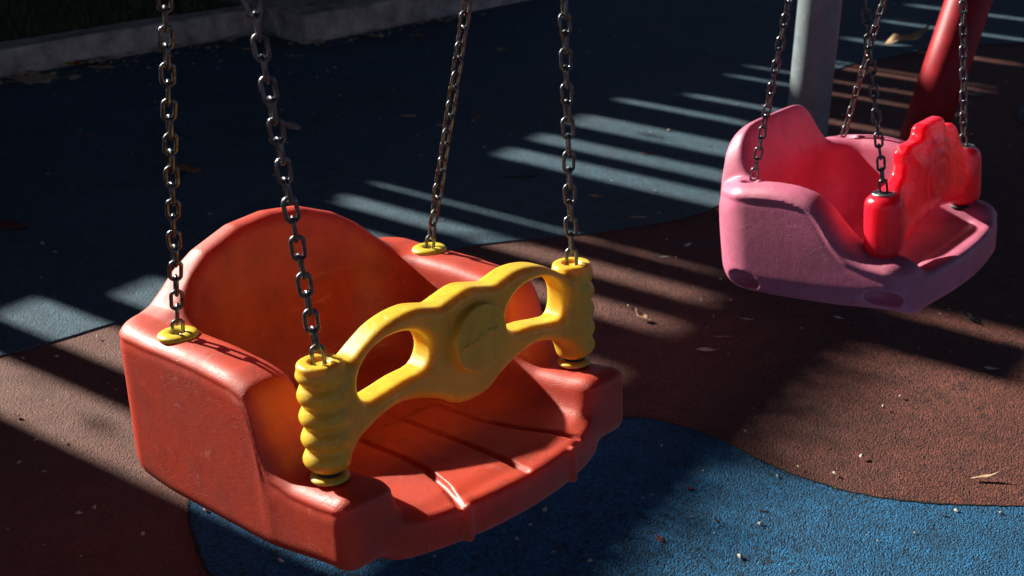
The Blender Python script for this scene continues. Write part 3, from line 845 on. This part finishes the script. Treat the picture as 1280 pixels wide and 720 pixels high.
def leaf(px, py, size, kind, mat, label, group='fallen leaves on the rubber paving', rot=None, curl=.25, tilt=0.0, lift=0.0, stem=True, cat='leaf', name='fallen_leaf', base=.005):
    r2 = random.Random(int(px * 7 + py * 13)); pts = leaf_mesh(kind, r2)
    s = size / 2; rot = r2.uniform(0, 2 * PI) if rot is None else R(rot)
    bm = bmesh.new(); top = []; rings = [1.0, .66, .33]
    cx, cy = 0, .1 if kind == 'maple' else 0
    ph = r2.uniform(0, 6)
    def zc(x, y, e):
        rr = math.hypot(x, y)
        return curl * s * (x * x * 1.0 + .6 * max(0, y) ** 2 * .6 + .22 * math.sin(3 * math.atan2(y, x) + ph) * rr * e)
    prev = None
    for e in rings:
        cur = [bm.verts.new((((x - cx) * e + cx) * s, ((y - cy) * e + cy) * s, zc((x - cx) * e, (y - cy) * e, e))) for x, y in pts]
        if prev:
            for i in range(len(pts)): bm.faces.new((prev[i], prev[(i + 1) % len(pts)], cur[(i + 1) % len(pts)], cur[i]))
        prev = cur
    c = bm.verts.new((cx * s, cy * s, 0))
    for i in range(len(pts)): bm.faces.new((prev[i], prev[(i + 1) % len(pts)], c))
    if stem and kind in ('maple', 'oval'):
        y0 = min(p[1] for p in pts) * s * .98
        a = [bm.verts.new((-.012 * s - .0004, y0 + .1 * s, .0008)), bm.verts.new((.012 * s + .0004, y0 + .1 * s, .0008)), bm.verts.new((.10 * s, y0 - .5 * s, .12 * s)), bm.verts.new((.08 * s, y0 - .5 * s, .12 * s))]
        bm.faces.new(a)
    bmesh.ops.recalc_face_normals(bm, faces=bm.faces)
    gl = bmesh.ops.solidify(bm, geom=list(bm.faces), thickness=.0007)
    zmin = min(v_.co.z for v_ in bm.verts)
    for v_ in bm.verts: v_.co.z -= zmin
    o = from_bm(name, bm, LEAFM[mat])
    p = ground_at(px, py, base); o.location = (p.x, p.y, base + lift); o.rotation_euler = (R(tilt), 0, rot)
    tag(o, label, cat, group); return o
L = [
 (50, 99, .30, 'maple', 'tan', 'largest tan lobed leaf lying flat below the kerb at the far left', dict(rot=80, curl=.12)),
 (66, 83, .12, 'maple', 'brown', 'brown leaf tucked between the largest tan leaf and the kerb', dict(rot=20)),
 (128, 85, .10, 'oval', 'tan', 'tan leaf to the right of the bright sweet wrapper', dict(rot=100)),
 (282, 34, .10, 'maple', 'orange', 'reddish brown leaf leaning against the kerb near the slab', dict(rot=10, tilt=55, lift=.02)),
 (234, 55, .085, 'oval', 'orange', 'orange leaf at the foot of the kerb beside the left chain', dict(rot=70, curl=.5)),
 (287, 51, .13, 'oval', 'pale', 'pale grey leaf tilted up at the foot of the kerb', dict(rot=-60, curl=.4, tilt=15)),
 (219, 77, .07, 'maple', 'red', 'small reddish leaf on the paving below the kerb', dict(rot=40)),
 (342, 61, .10, 'maple', 'brown', 'brown leaf in front of the slab corner beside a chain', dict(rot=0)),
 (310, 62, .07, 'oval', 'tan', 'small tan leaf between two brown leaves before the slab', dict(rot=90)),
 (368, 70, .09, 'thin', 'tan', 'narrow tan leaf just below the slab corner', dict(rot=80)),
 (467, 45, .085, 'oval', 'tan', 'rounded tan leaf resting against the slab front', dict(rot=75, curl=.3)),
 (516, 46, .12, 'maple', 'brown', 'dull brown leaf lying below the middle of the slab', dict(rot=-80)),
 (365, 158, .105, 'oval', 'pale', 'pale tan pointed leaf with stalk in blue shade behind the chains', dict(rot=35, curl=.2)),
 (234, 213, .10, 'oval', 'orange', 'curled orange brown leaf behind the left chain', dict(rot=75, curl=.9)),
 (12, 283, .13, 'oval', 'red', 'dark red leaf cut by the left edge of the picture', dict(rot=75, curl=.5)),
 (596, 147, .075, 'maple', 'brown', 'brown lobed leaf beside the middle chain', dict(rot=0, curl=.4)),
 (511, 145, .06, 'oval', 'tan', 'small tan leaf left of the middle chain', dict(rot=90)),
 (552, 157, .045, 'oval', 'tan', 'tiny tan leaf touching the middle chain', dict(rot=60)),
 (475, 127, .055, 'thin', 'brown', 'thin brown leaf in shade left of the middle chain', dict(rot=70)),
 (651, 221, .12, 'thin', 'dark', 'long dark leaf on blue paving below the lowest striped light', dict(rot=95, curl=.4)),
 (1131, 56, .20, 'oval', 'tan', 'large curled tan leaf between the grey post and the red leg', dict(rot=-75, curl=.9)),
 (1134, 26, .10, 'oval', 'brown', 'brown leaf in a far stripe of light above the curled tan leaf', dict(rot=80)),
 (803, 398, .045, 'oval', 'tan', 'small curled tan leaf in sunlight right of the yellow bar', dict(rot=40, curl=.9)),
 (1231, 597, .055, 'thin', 'tan', 'thin tan leaf on sunlit terracotta just above the bright blue', dict(rot=-85, curl=.7)),
 (825, 674, .024, 'oval', 'red', 'red brown leaf on bright blue paving near the bottom edge', dict(rot=30, curl=.6)),
 (862, 611, .018, 'oval', 'red', 'tiny red leaf on the shaded bright blue near the terracotta edge', dict(rot=80, curl=.6)),
 (780, 322, .085, 'thin', 'dark', 'long dark leaf on terracotta left of the pink swing', dict(rot=85)),
 (798, 272, .055, 'thin', 'tan', 'thin tan leaf where blue meets terracotta left of the pink swing', dict(rot=95)),
 (860, 306, .03, 'oval', 'white', 'small white petal nearest the pink swing rear corner', dict(rot=-40)),
 (831, 321, .03, 'thin', 'white', 'thin whitish leaf below the small white petal', dict(rot=95)),
 (934, 399, .03, 'thin', 'white', 'thin white leaf on terracotta below the pink swing', dict(rot=80)),
 (903, 421, .045, 'thin', 'orange', 'thin orange leaf at the end of a sunlit stripe', dict(rot=95)),
 (882, 437, .04, 'oval', 'pale', 'flat pale leaf pressed into shaded terracotta', dict(rot=85, curl=.05)),
 (1237, 461, .026, 'oval', 'white', 'bright white petal on terracotta at the far right', dict(rot=80, curl=.4)),
 (1048, 397, .022, 'oval', 'white', 'white scrap in shade right below the pink swing front', dict(rot=50)),
 (1210, 396, .055, 'oval', 'dark', 'dark crumpled leaf in shade right of the pink swing', dict(rot=20, curl=.9)),
 (1180, 645, .02, 'thin', 'dark', 'dark sliver of leaf on the sunlit bright blue', dict(rot=70)),
 (955, 639, .02, 'thin', 'dark', 'dark twig-like leaf on bright blue below the terracotta edge', dict(rot=80)),
 (895, 651, .014, 'oval', 'dark', 'small black seed husk on bright blue at the light edge', dict(rot=10, curl=.9)),
 (797, 271 - 29, .0, '', '', '', {}),
 (21, 519, .02, 'oval', 'red', 'small red leaf on sunlit terracotta at the left edge', dict(rot=60, curl=.6)),
 (743, 245, .04, 'oval', 'tan', 'tiny leaf between two stripes of light on blue', dict(rot=85)),
 (826, 38, .085, 'thin', 'brown', 'brown leaf in deep shade left of the grey post', dict(rot=80)),
 (625, 62, .06, 'oval', 'tan', 'tan leaf in deep shade right of the slab', dict(rot=50)),
 (808, 192, .03, 'oval', 'red', 'tiny red leaf lit in a stripe left of the pink swing', dict(rot=85)),
 (110, 170, .09, 'thin', 'brown', 'dull brown leaf in blue shade at upper left', dict(rot=75)),
 (1215, 118, .06, 'oval', 'tan', 'tan leaf lit on terracotta right of the red leg', dict(rot=80)),
]
for e in L:
    if e[2] > 0: leaf(e[0], e[1], e[2], e[3], e[4], e[5], **e[6])
o = leaf(425, 0, .12, 'oval', 'tan', 'tan leaf lying on top of the concrete slab', rot=80, base=.128)
# bright sweet wrapper
def wrapper():
    p = G(97, 81, .006); root = empty('sweet_wrapper', Matrix.Translation((p.x, p.y, .006)) @ Matrix.Rotation(R(25), 4, 'Z'))
    tag(root, 'crumpled yellow, red and green sweet wrapper below the kerb', 'wrapper')
    r2 = random.Random(2)
    for name, x0, x1, col in (('yellow_band', -.045, -.012, (.75, .55, .03)), ('red_band', -.012, .022, (.6, .03, .02)), ('green_band', .022, .045, (.10, .35, .05))):
        bm = bmesh.new(); g = [[bm.verts.new((x0 + (x1 - x0) * i / 4, -.016 + .032 * j / 4, .006 + .008 * math.sin(i * 2.1 + j * 1.7) + r2.uniform(0, .006))) for j in range(5)] for i in range(5)]
        for i in range(4):
            for j in range(4): bm.faces.new((g[i][j], g[i + 1][j], g[i + 1][j + 1], g[i][j + 1]))
        bmesh.ops.solidify(bm, geom=list(bm.faces), thickness=.0006)
        from_bm(name, bm, simple(name, col, .3), root, False)
wrapper()
def twig(pix, label, r=.0022):
    P = [ground_at(*q, .007) for q in pix]; P = [Vector(p) for p in spline(P, 4, False)]; bm = bmesh.new(); pr = None
    for i, p in enumerate(P):
        p = p + Vector((0, 0, .004 * math.sin(i * .9) + .003)); d = (P[min(i + 1, len(P) - 1)] - P[max(i - 1, 0)]).normalized(); q = d.to_track_quat('Z', 'Y'); rr = r * (1 - .6 * i / len(P))
        cur = [bm.verts.new(p + q @ Vector((rr * math.cos(2 * PI * k / 6), rr * math.sin(2 * PI * k / 6), 0))) for k in range(6)]
        if pr:
            for k in range(6): bm.faces.new((pr[k], pr[(k + 1) % 6], cur[(k + 1) % 6], cur[k]))
        else: bm.faces.new(cur)
        pr = cur
    bm.faces.new(pr)
    tag(from_bm('twig', bm, M['bark']), label, 'twig', 'twigs on the rubber paving')
twig([(160, 193), (185, 190), (212, 200)], 'thin dark twig beside the curled orange brown leaf')
twig([(52, 312), (80, 310), (100, 311)], 'short twig in blue shade above the sunlit patch')
# crumbs of leaf and grit
def litter():
    V, Fc = [], []; r2 = random.Random(21)
    for i in range(520):
        if i < 330: px, py = r2.uniform(-20, 1300), r2.uniform(0, 200) ** 1.0
        else: px, py = r2.uniform(-20, 1300), r2.uniform(100, 720)
        if i < 120: px, py = r2.uniform(0, 420), 100 - .17 * r2.uniform(0, 420) + r2.uniform(-6, 14); 
        p = ground_at(px, py, .0055)
        if p.y > 6.3: continue
        s = r2.choice((.002, .003, .004, .006)) * r2.uniform(.7, 1.3); a = r2.uniform(0, 6.28); q = Quaternion((0, 0, 1), a) @ Quaternion((1, 0, 0), r2.uniform(-.5, .5)); b = len(V)
        pts = [(-1, -.4, 0), (.2, -.7, .1), (1.2, 0, 0), (.1, .6, .2), (-.7, .5, 0)]
        V += [p + q @ (Vector(t) * s) + Vector((0, 0, .001)) for t in pts]; V.append(p + Vector((0, 0, s * .7 + .001)))
        for k in range(5): Fc.append((b + k, b + (k + 1) % 5, b + 5))
    me = bpy.data.meshes.new('leaf_crumbs'); me.from_pydata(V, [], Fc); me.update()
    return link('leaf_crumbs', me, LEAFM['pale'], None, False)
def kerb_litter():
    V, Fc = [], []; r2 = random.Random(5)
    for i in range(150):
        t = r2.random(); p = k0.lerp(k1, t) if i < 110 else s0.lerp(s1, t); p = Vector((p.x, p.y, .006)) - kn * (.015 + abs(r2.gauss(0, .09)))
        s = r2.uniform(.008, .032); q = Quaternion((0, 0, 1), r2.uniform(0, 6.28)) @ Quaternion((1, 0, 0), r2.uniform(-.5, .5)); b = len(V)
        V += [p + q @ (Vector(v) * s) + Vector((0, 0, s * .35)) for v in ((-1, -.3, 0), (-.1, -.55, .2), (1.1, 0, 0), (.2, .5, .25), (-.6, .4, 0))]; Fc.append((b, b + 1, b + 2, b + 3, b + 4))
    me = bpy.data.meshes.new('leaf_scraps'); me.from_pydata(V, [], Fc); me.update()
    return link('leaf_scraps', me, LEAFM['tan'], None, False)
tag(kerb_litter(), 'brown scraps of broken leaves gathered along the foot of the kerb', 'litter', kind='stuff')
tag(litter(), 'pale crumbs of leaf and grit scattered over the paving', 'litter', kind='stuff')
